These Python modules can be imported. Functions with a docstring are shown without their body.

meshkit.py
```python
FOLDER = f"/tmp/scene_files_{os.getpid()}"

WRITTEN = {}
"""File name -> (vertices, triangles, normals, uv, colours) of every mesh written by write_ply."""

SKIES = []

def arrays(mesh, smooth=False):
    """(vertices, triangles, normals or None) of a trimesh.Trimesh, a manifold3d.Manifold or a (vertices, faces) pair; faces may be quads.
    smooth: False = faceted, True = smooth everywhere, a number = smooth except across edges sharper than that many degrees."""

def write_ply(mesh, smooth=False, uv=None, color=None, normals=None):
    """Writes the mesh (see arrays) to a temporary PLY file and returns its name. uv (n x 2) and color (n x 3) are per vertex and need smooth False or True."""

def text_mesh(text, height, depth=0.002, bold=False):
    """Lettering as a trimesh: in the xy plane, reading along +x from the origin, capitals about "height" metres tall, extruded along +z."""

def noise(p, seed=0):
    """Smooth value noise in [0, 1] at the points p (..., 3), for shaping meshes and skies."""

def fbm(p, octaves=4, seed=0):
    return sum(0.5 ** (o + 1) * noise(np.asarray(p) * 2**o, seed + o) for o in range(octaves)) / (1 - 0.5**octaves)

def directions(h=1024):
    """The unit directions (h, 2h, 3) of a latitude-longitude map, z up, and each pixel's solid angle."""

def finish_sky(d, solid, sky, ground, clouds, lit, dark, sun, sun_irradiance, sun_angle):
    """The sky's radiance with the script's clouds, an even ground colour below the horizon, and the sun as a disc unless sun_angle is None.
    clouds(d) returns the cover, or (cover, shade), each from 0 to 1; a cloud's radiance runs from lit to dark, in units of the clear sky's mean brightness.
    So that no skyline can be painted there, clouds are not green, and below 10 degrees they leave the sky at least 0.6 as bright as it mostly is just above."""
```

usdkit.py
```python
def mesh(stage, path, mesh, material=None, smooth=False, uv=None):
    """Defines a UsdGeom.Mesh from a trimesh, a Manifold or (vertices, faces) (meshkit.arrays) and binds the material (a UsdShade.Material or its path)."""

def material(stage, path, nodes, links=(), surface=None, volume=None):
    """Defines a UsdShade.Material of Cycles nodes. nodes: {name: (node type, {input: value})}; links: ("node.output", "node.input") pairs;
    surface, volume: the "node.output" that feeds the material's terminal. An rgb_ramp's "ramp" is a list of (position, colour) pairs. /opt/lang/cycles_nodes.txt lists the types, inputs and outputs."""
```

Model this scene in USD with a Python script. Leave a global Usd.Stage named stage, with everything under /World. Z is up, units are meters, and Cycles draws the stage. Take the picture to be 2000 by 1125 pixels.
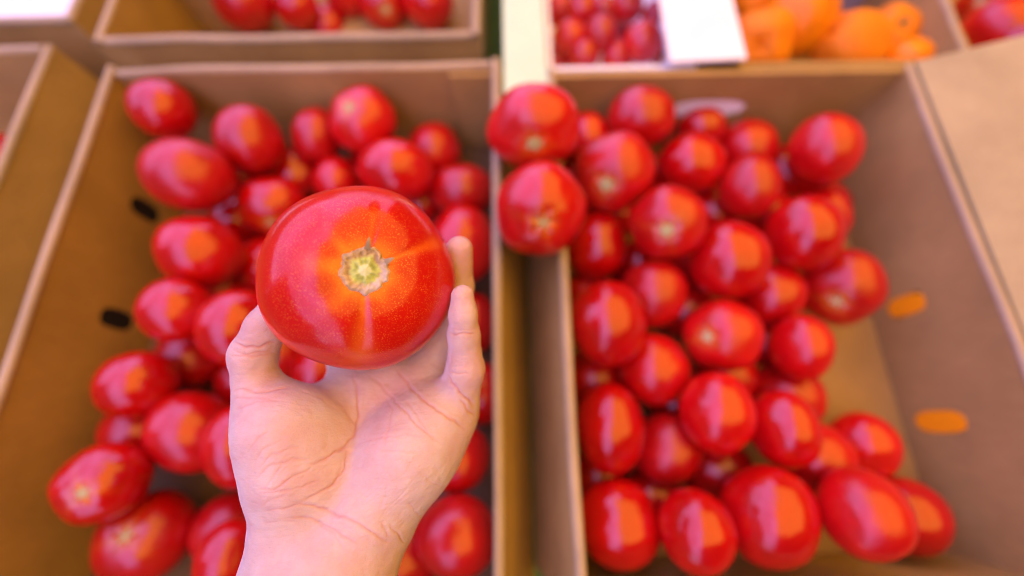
import math, numpy as np, trimesh, usdkit, meshkit, shapely.geometry as sg
from pxr import Usd, UsdGeom, UsdLux, UsdShade, Sdf, Gf, Vt
stage = Usd.Stage.CreateInMemory()
UsdGeom.SetStageUpAxis(stage, UsdGeom.Tokens.z); UsdGeom.SetStageMetersPerUnit(stage, 1.0)
UsdGeom.Xform.Define(stage, '/World'); UsdGeom.Scope.Define(stage, '/World/Looks')
# ------------------------------------------------------------------ camera
F = 829.0                                   # focal length in pixels of a 2000 px wide picture
TILT, ROLL = math.radians(18.2), math.radians(-1.0)
CAM = np.array([0, 0, 1.155])
R0 = np.array([1, 0, 0.]); U0 = np.array([0, math.cos(TILT), math.sin(TILT)])
VD = np.array([0, math.sin(TILT), -math.cos(TILT)])
VR = R0*math.cos(ROLL) + U0*math.sin(ROLL); VU = -R0*math.sin(ROLL) + U0*math.cos(ROLL)
cam = UsdGeom.Camera.Define(stage, '/World/camera')
M4 = Gf.Matrix4d(*VR, 0, *VU, 0, *(-VD), 0, *CAM, 1)
cam.AddTransformOp().Set(M4)
cam.CreateHorizontalApertureAttr(36.0); cam.CreateVerticalApertureAttr(20.25)
cam.CreateFocalLengthAttr(36.0*F/2000); cam.CreateClippingRangeAttr(Gf.Vec2f(0.01, 1000))
cam.CreateFStopAttr(2.2); cam.CreateFocusDistanceAttr(0.158)
cam.CreateExposureAttr(0.68)
# ------------------------------------------------------------------ sky and sun
SUN_EL, SUN_AZ = math.radians(52), math.radians(78)        # azimuth clockwise from +y: the sun stands to the right
sd = np.array([math.cos(SUN_EL)*math.sin(SUN_AZ), math.cos(SUN_EL)*math.cos(SUN_AZ), math.sin(SUN_EL)])
SKY_STRENGTH, SUN_I, SUN_ANGLE, SUN_COL = 0.15, 1.25, 0.5, (1.0, 0.90, 0.72)
usdkit.material(stage, '/World/Looks/sky_look', {
    'tc': ('texture_coordinate', {}),
    'sky': ('sky_texture', {'sky_type': 'single_scattering', 'sun_disc': False, 'sun_elevation': SUN_EL, 'sun_rotation': SUN_AZ, 'air_density': 1.0, 'aerosol_density': 1.5}),
    'cl': ('noise_texture', {'scale': 2.2, 'detail': 5.0, 'roughness': 0.55}),
    'cr': ('rgb_ramp', {'ramp': [(0.35, (0.15,)*3), (0.62, (0.75,)*3)]}),
    'mx': ('mix_color', {'b': (12.5, 9.0, 22.0)}),
    'bg': ('background_shader', {'strength': SKY_STRENGTH})},
    [('tc.generated', 'sky.vector'), ('tc.generated', 'cl.vector'), ('cl.fac', 'cr.fac'), ('sky.color', 'mx.a'), ('cr.color', 'mx.fac'), ('mx.result', 'bg.color')], surface='bg.background')
dome = UsdLux.DomeLight.Define(stage, '/World/sky')
UsdShade.MaterialBindingAPI.Apply(dome.GetPrim()).Bind(UsdShade.Material.Get(stage, '/World/Looks/sky_look'))
dome.GetPrim().SetCustomDataByKey('kind', 'structure')
sun = UsdLux.DistantLight.Define(stage, '/World/sun')
sun.CreateNormalizeAttr(True); sun.CreateIntensityAttr(SUN_I); sun.CreateAngleAttr(SUN_ANGLE); sun.CreateColorAttr(Gf.Vec3f(*SUN_COL))
zx = sd; xx = np.cross([0, 0, 1], zx); xx /= np.linalg.norm(xx); yx = np.cross(zx, xx)
sun.AddTransformOp().Set(Gf.Matrix4d(*xx, 0, *yx, 0, *zx, 0, 0, 0, 5, 1))
# ------------------------------------------------------------------ helpers
def ray(px, py): return VR*(px-1000)/F + VU*(562-py)/F + VD
def at(px, py, drop):
    d = ray(px, py); return CAM + d*(drop/-d[2])
def atz(px, py, z): return CAM + ray(px, py)*z
names = {}
def numbered(parent, name):
    k = (parent, name); n = names.get(k, 0); names[k] = n+1
    return f'{parent}/{name}' + (f'_{n:03d}' if n else '')
def tag(p, label=None, cat=None, group=None, kind=None):
    for k, v in (('label', label), ('category', cat), ('group', group), ('kind', kind)):
        if v: p.SetCustomDataByKey(k, v)
    return p
def thing(name, label, cat, loc=(0, 0, 0), group=None, kind=None):
    x = UsdGeom.Xform.Define(stage, numbered('/World', name)); x.AddTranslateOp().Set(Gf.Vec3d(*map(float, loc)))
    return tag(x.GetPrim(), label, cat, group, kind)
def obj(name, mesh, look, parent=None, smooth=False, colors=None, origin=(0, 0, 0)):
    """one Mesh under parent (or under /World); mesh in the frame of its parent"""
    root = str(parent.GetPath()) if parent is not None else '/World'
    path = numbered(root, name)
    m = usdkit.mesh(stage, path, mesh, '/World/Looks/'+look, smooth=smooth)
    if colors is not None:
        UsdGeom.PrimvarsAPI(m).CreatePrimvar('tint', Sdf.ValueTypeNames.Color3fArray, 'vertex').Set(Vt.Vec3fArray.FromNumpy(np.asarray(colors, np.float32)))
    return m.GetPrim()
def look(name, nodes, links): usdkit.material(stage, '/World/Looks/'+name, nodes, links, surface='p.BSDF')

# ------------------------------------------------------------------ materials
def card_look(name, c, rough=0.75, var=0.16, scale=1.0):
    c = np.array(c)
    look(name, {
        'tc': ('texture_coordinate', {}),
        'n': ('noise_texture', {'scale': 14.0*scale, 'detail': 6.0, 'roughness': 0.6}),
        'fm': ('mapping', {'scale': (900.0, 900.0, 60.0)}),
        'f': ('noise_texture', {'scale': 1.0, 'detail': 3.0, 'roughness': 0.6}),
        'fl': ('wave_texture', {'wave_type': 'bands', 'bands_direction': 'diagonal', 'scale': 38.0, 'distortion': 0.6, 'detail': 1.0}),
        'r': ('rgb_ramp', {'ramp': [(0.3, c*(1-var)), (0.7, c*(1+var))]}),
        'r2': ('rgb_ramp', {'ramp': [(0.3, (0.88,)*3), (0.7, (1.07,)*3)]}),
        'm': ('mix_color', {'blend_type': 'multiply', 'fac': 1.0}),
        'ma': ('mix_float', {'fac': 0.25}),
        'b': ('bump', {'strength': 0.25, 'distance': 0.0006}),
        'p': ('principled_bsdf', {'roughness': rough, 'specular_ior_level': 0.35})},
        [('tc.object', 'n.vector'), ('tc.object', 'fm.vector'), ('fm.vector', 'f.vector'), ('tc.object', 'fl.vector'), ('n.fac', 'r.fac'), ('f.fac', 'r2.fac'),
         ('r.color', 'm.a'), ('r2.color', 'm.b'), ('m.result', 'p.base_color'), ('f.fac', 'ma.a'), ('fl.fac', 'ma.b'), ('ma.result', 'b.height'), ('b.normal', 'p.normal')])
card_look('cardboard', (0.37, 0.24, 0.068))
card_look('handle_light_white', (0.95, 0.95, 0.95), 0.6, 0.01)  # brightness seen through the handle hole, put into a white colour
card_look('shade_dark_cardboard', (0.15, 0.095, 0.04), 0.8, 0.25)  # darker cardboard copy: the shade in the gaps put into its colour
card_look('cardboard_rim', (0.44, 0.355, 0.20))
card_look('pale_cardboard', (0.42, 0.36, 0.20))
card_look('hole_light_orange', (0.98, 0.36, 0.004), 0.5, 0.04)  # lit orange view through the right wall holes, painted as a colour
card_look('hole_shade_black', (0.012, 0.012, 0.014), 0.5, 0.04)  # darkness behind the left wall holes, painted black
card_look('white_board', (0.86, 0.88, 0.86), 0.6, 0.03)
card_look('green_board', (0.58, 0.82, 0.52), 0.6, 0.06)
card_look('grey_liner', (0.34, 0.33, 0.38), 0.7, 0.08)
card_look('orange_crate', (0.85, 0.30, 0.02), 0.5, 0.06)
card_look('green_cloth', (0.10, 0.20, 0.08), 0.9, 0.2, 3)
card_look('asphalt', (0.09, 0.09, 0.09), 0.9, 0.2, 1)

def tomato_look(name, base, dark, rough=0.19, bump=0.05, ior=1.68):
    look(name, {
        'oi': ('object_info', {}), 'tc': ('texture_coordinate', {}),
        'n': ('noise_texture', {'scale': 28.0, 'detail': 3.0, 'roughness': 0.5}),
        'n2': ('noise_texture', {'scale': 420.0, 'detail': 2.0, 'roughness': 0.5}),
        'n3': ('noise_texture', {'scale': 60.0, 'detail': 2.0, 'roughness': 0.5}),
        'r': ('rgb_ramp', {'ramp': [(0.30, dark), (0.68, base)]}),
        'hv': ('map_range', {'from_min': 0.0, 'from_max': 1.0, 'to_min': 0.80, 'to_max': 1.08}),
        'h': ('hsv', {'hue': 0.5, 'saturation': 1.0, 'fac': 1.0}),
        'at': ('attribute', {'attribute': 'tint'}),
        'm': ('mix_color', {'blend_type': 'add', 'fac': 1.0}),
        'b0': ('bump', {'strength': 0.6, 'distance': 0.0018}),
        'wn': ('white_noise_texture', {'dimensions': '1D'}), 'rv': ('map_range', {'from_min': 0.0, 'from_max': 1.0, 'to_min': rough*.65, 'to_max': rough*1.6}),
        'b': ('bump', {'strength': bump, 'distance': 0.0004}),
        'p': ('principled_bsdf', {'roughness': rough, 'ior': ior, 'specular_ior_level': 0.5, 'subsurface_weight': 0.12, 'subsurface_radius': (1.0, 0.10, 0.05), 'subsurface_scale': 0.004})},
        [('tc.object', 'n.vector'), ('tc.object', 'n2.vector'), ('tc.object', 'n3.vector'), ('n.fac', 'r.fac'), ('oi.random', 'hv.value'), ('hv.result', 'h.value'), ('r.color', 'h.color'),
         ('h.color', 'm.a'), ('at.color', 'm.b'), ('m.result', 'p.base_color'), ('n3.fac', 'b0.height'), ('n2.fac', 'b.height'), ('b0.normal', 'b.normal'), ('b.normal', 'p.normal'), ('oi.random', 'wn.w'), ('wn.value', 'rv.value'), ('rv.result', 'p.roughness')])
tomato_look('tomato_skin', (0.56, 0.0035, 0.003), (0.38, 0.0015, 0.003))
tomato_look('cherry_skin', (0.50, 0.003, 0.004), (0.38, 0.002, 0.004))
tomato_look('pepper_skin', (0.90, 0.32, 0.003), (0.85, 0.24, 0.003), 0.40, ior=1.4)
def tint_look(name, rough, sss=0.0, radius=(1, .4, .2), bumpn=(), spec=0.5, scale=0.004):
    n = {'at': ('attribute', {'attribute': 'tint'}), 'tc': ('texture_coordinate', {}),
         'n': ('noise_texture', {'scale': 700.0, 'detail': 3.0, 'roughness': 0.6}), 'b': ('bump', {'strength': 0.4, 'distance': 0.0004}),
         'p': ('principled_bsdf', {'roughness': rough, 'specular_ior_level': spec, 'subsurface_weight': sss, 'subsurface_radius': radius, 'subsurface_scale': scale})}
    look(name, n, [('at.color', 'p.base_color'), ('tc.object', 'n.vector'), ('n.fac', 'b.height'), ('b.normal', 'p.normal')])
tint_look('stem_scar', 0.7, 0.15)
look('sepal', {'p': ('principled_bsdf', {'base_color': (0.36, 0.27, 0.12), 'roughness': 0.75})}, [])
look('green_stem', {'p': ('principled_bsdf', {'base_color': (0.10, 0.20, 0.03), 'roughness': 0.6})}, [])
# the held tomato's skin: fine golden speckles where the mask in the primvar says so
look('held_tomato_skin', {
    'at': ('attribute', {'attribute': 'tint'}), 'tc': ('texture_coordinate', {}),
    'v': ('voronoi_texture', {'scale': 1900.0, 'feature': 'f1', 'randomness': 1.0}),
    'vr': ('rgb_ramp', {'ramp': [(0.0, (1, 1, 1)), (0.16, (0.8,)*3), (0.34, (0, 0, 0))]}),
    'sx': ('separate_color', {'color_type': 'rgb'}),
    'n': ('noise_texture', {'scale': 35.0, 'detail': 4.0, 'roughness': 0.55}),
    'ns': ('noise_texture', {'scale': 240.0, 'detail': 3.0, 'roughness': 0.7}),
    'nsr': ('rgb_ramp', {'ramp': [(0.35, (0.15,)*3), (0.65, (1, 1, 1))]}),
    'r': ('rgb_ramp', {'ramp': [(0.3, (0.42, 0.003, 0.003)), (0.7, (0.54, 0.009, 0.003))]}),
    'm1': ('mix_color', {'b': (0.72, 0.17, 0.008)}),
    'mm': ('math', {'math_type': 'multiply'}), 'mm2': ('math', {'math_type': 'multiply'}), 'mm3': ('math', {'math_type': 'multiply', 'value2': 0.7}),
    'm2': ('mix_color', {'b': (0.90, 0.46, 0.05)}),
    'b0': ('bump', {'strength': 0.25, 'distance': 0.0010}),
    'b': ('bump', {'strength': 0.12, 'distance': 0.0002}),
    'p': ('principled_bsdf', {'roughness': 0.19, 'ior': 1.5, 'specular_ior_level': 0.5, 'subsurface_weight': 0.12, 'subsurface_radius': (1, .1, .05), 'subsurface_scale': 0.004})},
    [('tc.object', 'v.vector'), ('tc.object', 'n.vector'), ('tc.object', 'ns.vector'), ('at.color', 'sx.color'), ('v.distance', 'vr.fac'), ('n.fac', 'r.fac'), ('r.color', 'm1.a'), ('sx.r', 'm1.fac'),
     ('vr.color', 'mm.value1'), ('sx.g', 'mm.value2'), ('ns.fac', 'nsr.fac'), ('mm.value', 'mm2.value1'), ('nsr.color', 'mm2.value2'), ('mm2.value', 'mm3.value1'),
     ('m1.result', 'm2.a'), ('mm3.value', 'm2.fac'), ('m2.result', 'p.base_color'), ('n.fac', 'b0.height'), ('ns.fac', 'b.height'), ('b0.normal', 'b.normal'), ('b.normal', 'p.normal')])
look('skin', {
    'at': ('attribute', {'attribute': 'tint'}), 'tc': ('texture_coordinate', {}),
    'v': ('voronoi_texture', {'scale': 1500.0, 'feature': 'distance_to_edge', 'randomness': 1.0}),
    'vm': ('mapping', {'scale': (1.0, 0.45, 0.7), 'rotation': (0, 0, 0.6)}),
    'w': ('noise_texture', {'scale': 260.0, 'detail': 4.0, 'roughness': 0.65}),
    'dm': ('mapping', {'scale': (160.0, 700.0, 400.0), 'rotation': (0, 0, -0.7)}),
    'd': ('noise_texture', {'scale': 1.0, 'detail': 3.0, 'roughness': 0.6}),
    'vr': ('map_range', {'from_min': 0.0, 'from_max': 0.22, 'to_min': 0.0, 'to_max': 1.0, 'clamp': True}),
    'b1': ('bump', {'strength': 0.16, 'distance': 0.00022}),
    'b2': ('bump', {'strength': 0.40, 'distance': 0.0006}),
    'b3': ('bump', {'strength': 0.42, 'distance': 0.0007}),
    'n': ('noise_texture', {'scale': 70.0, 'detail': 5.0, 'roughness': 0.6}),
    'nr': ('rgb_ramp', {'ramp': [(0.36, (0.93, 0.82, 0.80)), (0.62, (1.04, 1.05, 1.03))]}),
    'm': ('mix_color', {'blend_type': 'multiply', 'fac': 0.8}),
    'p': ('principled_bsdf', {'roughness': 0.48, 'ior': 1.4, 'specular_ior_level': 0.45, 'subsurface_weight': 0.35, 'subsurface_radius': (1.0, 0.35, 0.2), 'subsurface_scale': 0.0015})},
    [('tc.object', 'vm.vector'), ('vm.vector', 'v.vector'), ('tc.object', 'w.vector'), ('tc.object', 'dm.vector'), ('dm.vector', 'd.vector'), ('tc.object', 'n.vector'), ('v.distance', 'vr.value'),
     ('vr.result', 'b1.height'), ('w.fac', 'b2.height'), ('d.fac', 'b3.height'), ('b1.normal', 'b2.normal'), ('b2.normal', 'b3.normal'), ('b3.normal', 'p.normal'),
     ('n.fac', 'nr.fac'), ('at.color', 'm.a'), ('nr.color', 'm.b'), ('m.result', 'p.base_color')])

# ------------------------------------------------------------------ setting
ZT, ZF, ZR = 0.75, 0.757, 0.865             # table top, inside of a box floor, rim
def box(x0, x1, y0, y1, z0, z1):
    b = trimesh.creation.box((x1-x0, y1-y0, z1-z0)); b.apply_translation(((x0+x1)/2, (y0+y1)/2, (z0+z1)/2)); return b
tag(obj('ground', box(-12, 12, -12, 12, -0.1, 0.0), 'asphalt'), kind='structure')
tb = thing('display_table', 'table covered in dark green cloth under all the cardboard boxes', 'table')
obj('table_top', box(-1.1, 1.1, -0.30, 0.95, ZT-0.03, ZT), 'green_cloth', tb)
for sx in (-1.05, 1.05):
    for sy in (-0.25, 0.90): obj('leg', box(sx-.02, sx+.02, sy-.02, sy+.02, 0.0, ZT-0.03), 'asphalt', tb)

def panel(p0, p1, up0, up1, th, out, holes=()):
    """upright sheet from bottom edge p0->p1 to top edge up0->up1, thickness th towards out, with oval holes (s, t, half length, half height, tilt) in metres from the top left corner"""
    p0, p1, up0, up1 = (np.asarray(q, float) for q in (p0, p1, up0, up1))
    X = (up1-up0)/np.linalg.norm(up1-up0); N = np.cross(X, up0-p0); N /= np.linalg.norm(N)
    Y = np.cross(N, X)
    poly = sg.Polygon([((q-up0)@X, (q-up0)@Y) for q in (p0, p1, up1, up0)])
    for s, t, a, b, tl in holes:
        ang = np.linspace(0, 2*np.pi, 40, endpoint=False)
        e = np.stack([a*np.sign(np.cos(ang))*np.abs(np.cos(ang))**.7, b*np.sign(np.sin(ang))*np.abs(np.sin(ang))**.7], 1)
        c, sn = math.cos(tl), math.sin(tl)
        poly = poly.difference(sg.Polygon(e@np.array([[c, sn], [-sn, c]])+[s, -t]))
    m = trimesh.creation.extrude_polygon(poly, th, engine='earcut')
    if N@np.asarray(out) < 0: m.vertices[:, 2] -= th
    T = np.eye(4); T[:3, 0], T[:3, 1], T[:3, 2], T[:3, 3] = X, Y, N, up0
    m.apply_transform(T); return m
def lip(a, b, r=0.0032, w=0.0035, seed=0):
    """the folded, slightly uneven upper edge of a wall"""
    a, b = np.asarray(a, float), np.asarray(b, float); n = 40; k = 10
    X = (b-a)/np.linalg.norm(b-a); S = np.cross([0, 0, 1], X); S /= np.linalg.norm(S)
    t = np.linspace(0, 1, n)[:, None]; c = a+(b-a)*t
    c = c + S*(meshkit.noise(np.stack([t[:, 0]*4, t[:, 0]*0+seed*3.1, t[:, 0]*0], 1), seed)[:, None]-.5)*0.0026 + np.array([0, 0, 1])*(meshkit.noise(np.stack([t[:, 0]*5, t[:, 0]*0+seed*1.7+9, t[:, 0]*0], 1), seed)[:, None]-.5)*0.003
    an = np.arange(k)*2*np.pi/k
    ring = S*np.cos(an)[:, None]*w + np.array([0, 0, 1])*np.sin(an)[:, None]*r
    v = (c[:, None]+ring[None]).reshape(-1, 3); f = []
    for i in range(n-1):
        for j in range(k):
            q = i*k+j; s = i*k+(j+1) % k; f += [[q, q+k, s], [s, q+k, s+k]]
    v = np.vstack([v, c[:1], c[-1:]])
    for j in range(k): f += [[len(v)-2, j, (j+1) % k], [len(v)-1, (n-1)*k+(j+1) % k, (n-1)*k+j]]
    return trimesh.Trimesh(v, f, process=False)
def carton(label, x0, x1, y0, y1, group=None, zr=ZR, lean=None, holes={}, mat='cardboard', rim='cardboard_rim', th=0.006, mats={}, cat='box', name='cardboard_box', lips='fblr', seed=0):
    """open box; x0..y1 are its outer faces at the rim, lean = outward shift of each wall's bottom"""
    ln = dict(l=0, r=0, f=0, b=0); ln.update(lean or {})
    t = thing(name, label, cat, ((x0+x1)/2, (y0+y1)/2, ZT), group)
    o = np.array([(x0+x1)/2, (y0+y1)/2, ZT]); z0 = ZT+0.003
    h = th
    def P(x, y, z): return np.array([x, y, z])-o
    bx0, bx1, by0, by1 = x0-ln['l'], x1+ln['r'], y0-ln['f'], y1+ln['b']
    zz = zr-0.003
    # left and right walls run full length, front and back butt between them
    W = {'l': ('left_panel', P(bx0, by0, z0), P(bx0, by1, z0), P(x0, y0, zz), P(x0, y1, zz), (1, 0, 0)),
         'r': ('right_panel', P(bx1, by0, z0), P(bx1, by1, z0), P(x1, y0, zz), P(x1, y1, zz), (-1, 0, 0)),
         'f': ('front_panel', P(bx0+h, by0+.001, z0), P(bx1-h, by0+.001, z0), P(x0+h, y0+.001, zz-.001), P(x1-h, y0+.001, zz-.001), (0, 1, 0)),
         'b': ('back_panel', P(bx0+h, by1-.001, z0), P(bx1-h, by1-.001, z0), P(x0+h, y1-.001, zz-.001), P(x1-h, y1-.001, zz-.001), (0, -1, 0))}
    for k, (n, a, b, c, d, out) in W.items():
        obj(n, panel(a, b, c, d, h, out, holes.get(k, ())), mats.get(k, mat), t)
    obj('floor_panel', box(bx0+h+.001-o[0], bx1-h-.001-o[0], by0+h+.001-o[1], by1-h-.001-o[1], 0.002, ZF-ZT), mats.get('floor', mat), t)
    e = h/2
    for k, a, b in (('l', P(x0+e, y0, zz), P(x0+e, y1, zz)), ('r', P(x1-e, y0, zz), P(x1-e, y1, zz)), ('f', P(x0+h+.002, y0+e, zz-.0012), P(x1-h-.002, y0+e, zz-.0012)), ('b', P(x0+h+.002, y1-e, zz-.0012), P(x1-h-.002, y1-e, zz-.0012))):
        if k in lips: obj('rim', lip(a, b, seed=seed+ord(k)), rim, t, smooth=60)
    return t, o
def slab(q, th):
    """flat sheet over four corners, thickness th downwards"""
    q = np.asarray(q, float); n = np.cross(q[1]-q[0], q[3]-q[0]); n /= np.linalg.norm(n); n *= np.sign(n[2])
    v = np.vstack([q, q-n*th]); f = [[0, 1, 2], [0, 2, 3], [4, 6, 5], [4, 7, 6]]
    for i in range(4): j = (i+1) % 4; f += [[i, i+4, j], [j, i+4, j+4]]
    m = trimesh.Trimesh(v, f, process=False); trimesh.repair.fix_normals(m); return m

def oval_plug(c, X, Z, a, b_, th):
    ang = np.linspace(0, 2*np.pi, 40, endpoint=False)
    e = np.stack([a*np.sign(np.cos(ang))*np.abs(np.cos(ang))**.7, b_*np.sign(np.sin(ang))*np.abs(np.sin(ang))**.7], 1)
    m = trimesh.creation.extrude_polygon(sg.Polygon(e), th, engine='earcut'); m.vertices[:, 2] -= th/2
    X, Z = np.array(X, float), np.array(Z, float); T = np.eye(4); T[:3, 0], T[:3, 1], T[:3, 2], T[:3, 3] = X, Z, np.cross(X, Z), c
    m.apply_transform(T); return m
G = 'cardboard boxes on the table'
lb, o = carton('brown cardboard box of tomatoes behind the hand, with dark oval holes', -0.3525, -0.0075, -0.16, 0.307, G, lean=dict(r=0.0215), mats={'floor': 'shade_dark_cardboard'},
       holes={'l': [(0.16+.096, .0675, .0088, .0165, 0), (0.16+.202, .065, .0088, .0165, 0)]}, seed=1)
for y, z in ((.096, .7945), (.202, .797)): obj('hole_liner', oval_plug(np.array((-.3487, y, z))-o, (0, 1, 0), (0, 0, 1), .0086, .0163, .003), 'hole_shade_black', lb)  # plates added in the holes to paint the shade behind them
obj('fold_flap', panel(*[np.array(q)-o for q in ((-.049, .2985, ZF+.002), (-.0145, .2985, ZF+.002), (-.052, .2985, .8585), (-.0145, .2985, .8585))], 0.004, (0, -1, 0)), 'cardboard', lb)
rb, o = carton('brown cardboard box of tomatoes with wide outer flap and white handle hole', 0.0350, 0.3520, -0.108, 0.2955, G, lean=dict(l=0.0195),
       holes={'b': [(.1498, .0435, .0362, .0130, 0)], 'r': [(0.108+.0962, .068, .0088, .0182, -.15), (0.108-.0012, .0705, .0088, .0212, 0.0)]}, lips='flr', seed=2)
obj('handle_insert', oval_plug(np.array((.1908, .2905, .8215))-o, (1, 0, 0), (0, 0, 1), .0359, .0127, .003), 'handle_light_white', rb)  # plate added in the handle hole to paint the bright view beyond
for y, z, hb in ((.0962, .7940, .0180), (-.0012, .7915, .0210)): obj('hole_insert', oval_plug(np.array((.3468, y, z))-o, (0, 1, 0), (0, 0, 1), .0086, hb, .003), 'hole_light_orange', rb)  # plates added in the holes, painting the sunlit orange beyond
fl = np.array([(.3535, .2955, ZR), (.3535, -.108, ZR), (.485, -.108, ZR+.050), (.485, .2955, ZR+.050)])-o
obj('outer_flap', slab(fl, .005), 'pale_cardboard', rb)
tbx, o = carton('brown cardboard box behind the left tomato box, cut by the top edge', -0.3730, -0.0250, 0.3370, 0.74, G, seed=3)
obj('inner_divider', panel((-.166, -.075, .008), (-.128, -.075, .008), (-.166, -.075, .100), (-.128, -.075, .100), .004, (0, 1, 0)), 'cardboard', tbx)
carton('brown cardboard box at the far left edge, partly out of frame', -0.76, -0.4090, -0.08, 0.3330, G, lean=dict(r=0.012), seed=4)
carton('brown cardboard box holding white paper in the top left corner', -0.76, -0.4000, 0.3620, 0.74, G, seed=5)
obj_paper = trimesh.creation.box((0.34, 0.36, 0.004)).subdivide().subdivide().subdivide().subdivide()
obj_paper.vertices[:, 2] += .012*meshkit.fbm(obj_paper.vertices*[14, 14, 0]+3)
obj_paper.apply_translation((-.58, .551, .835))
tag(obj('paper_sheet', obj_paper, 'white_board', smooth=40), 'bright white paper sheet filling the box in the top left corner', 'paper')
tag(obj('pale_board', box(-.0040, .0335, .262, .70, .800, .862), 'green_board'), 'pale green upright board between the crates beside the cherry tomatoes', 'board')
wc, o = carton('white walled crate of cherry tomatoes with white flap folded outward', 0.0360, 0.1690, 0.3030, 0.60, zr=.858, mat='white_board', rim='white_board', cat='crate', name='white_crate', lips='', th=0.004)
obj('outer_flap', slab(np.array([(.1405, .2985, .8665), (.2055, .2985, .869), (.2055, .60, .869), (.1405, .60, .8665)])-o, .003), 'white_board', wc)
pc, o = carton('cardboard crate of orange peppers with a grey liner at its back', 0.2080, 0.4180, 0.3030, 0.47, G, mats={'b': 'grey_liner'}, zr=.857, lips='r', seed=6)
kc, o = carton('cardboard box of pinkish tomatoes in the top right corner', 0.4250, 0.80, 0.3050, 0.74, G, zr=.850, lips='', seed=7)
# ------------------------------------------------------------------ canopy added out of view, its fabric colouring the light below
usdkit.material(stage, '/World/Looks/added_canopy_cloth', {
    'tc': ('texture_coordinate', {}), 'n': ('noise_texture', {'scale': 5.0, 'detail': 3.0}), 'r': ('rgb_ramp', {'ramp': [(.3, (.95, .55, .05)), (.7, (.99, .60, .07))]}),
    't': ('translucent_bsdf', {}), 'd': ('diffuse_bsdf', {'color': (.80, .54, .15)}), 'm': ('mix_closure', {'fac': 0.12})},
    [('tc.object', 'n.vector'), ('n.fac', 'r.fac'), ('r.color', 't.color'), ('t.BSDF', 'm.closure1'), ('d.BSDF', 'm.closure2')], surface='m.closure')
def cloth(corners, n=14, sag=.03, seed=0):
    q = np.asarray(corners, float); u, w_ = np.meshgrid(np.linspace(0, 1, n), np.linspace(0, 1, n), indexing='ij')
    P = (q[0]*((1-u)*(1-w_))[..., None]+q[1]*(u*(1-w_))[..., None]+q[2]*(u*w_)[..., None]+q[3]*((1-u)*w_)[..., None])
    P[..., 2] -= sag*np.sin(np.pi*u)*np.sin(np.pi*w_)
    f = []
    for i in range(n-1):
        for j in range(n-1): a = i*n+j; f += [[a, a+n, a+1], [a+1, a+n, a+n+1]]
    return trimesh.Trimesh(P.reshape(-1, 3), f, process=False)
ca = thing('stall_canopy', 'added amber canopy on slim poles, out of view, colouring the light', 'canopy', (0, 0, 0))
X0, X1, Y0, Y1 = -0.12, 2.6, -1.1, 2.4
BK = 0.6; NX, NZ, NY = -1.5, 1.32, 0.0
obj('roof_cloth', cloth([(X0, Y0, 2.25), (X1, Y0, 2.55), (X1, Y1, 2.55), (X0, Y1, 2.25)]), 'added_canopy_cloth', ca, smooth=True)
card_look('blocker_cloth', (0.055, 0.045, 0.035), 0.9, 0.1)  # for the added cloths that keep sky out of the reflections
RZ = lambda x: 2.25+.30*(x-X0)/(X1-X0)
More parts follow.
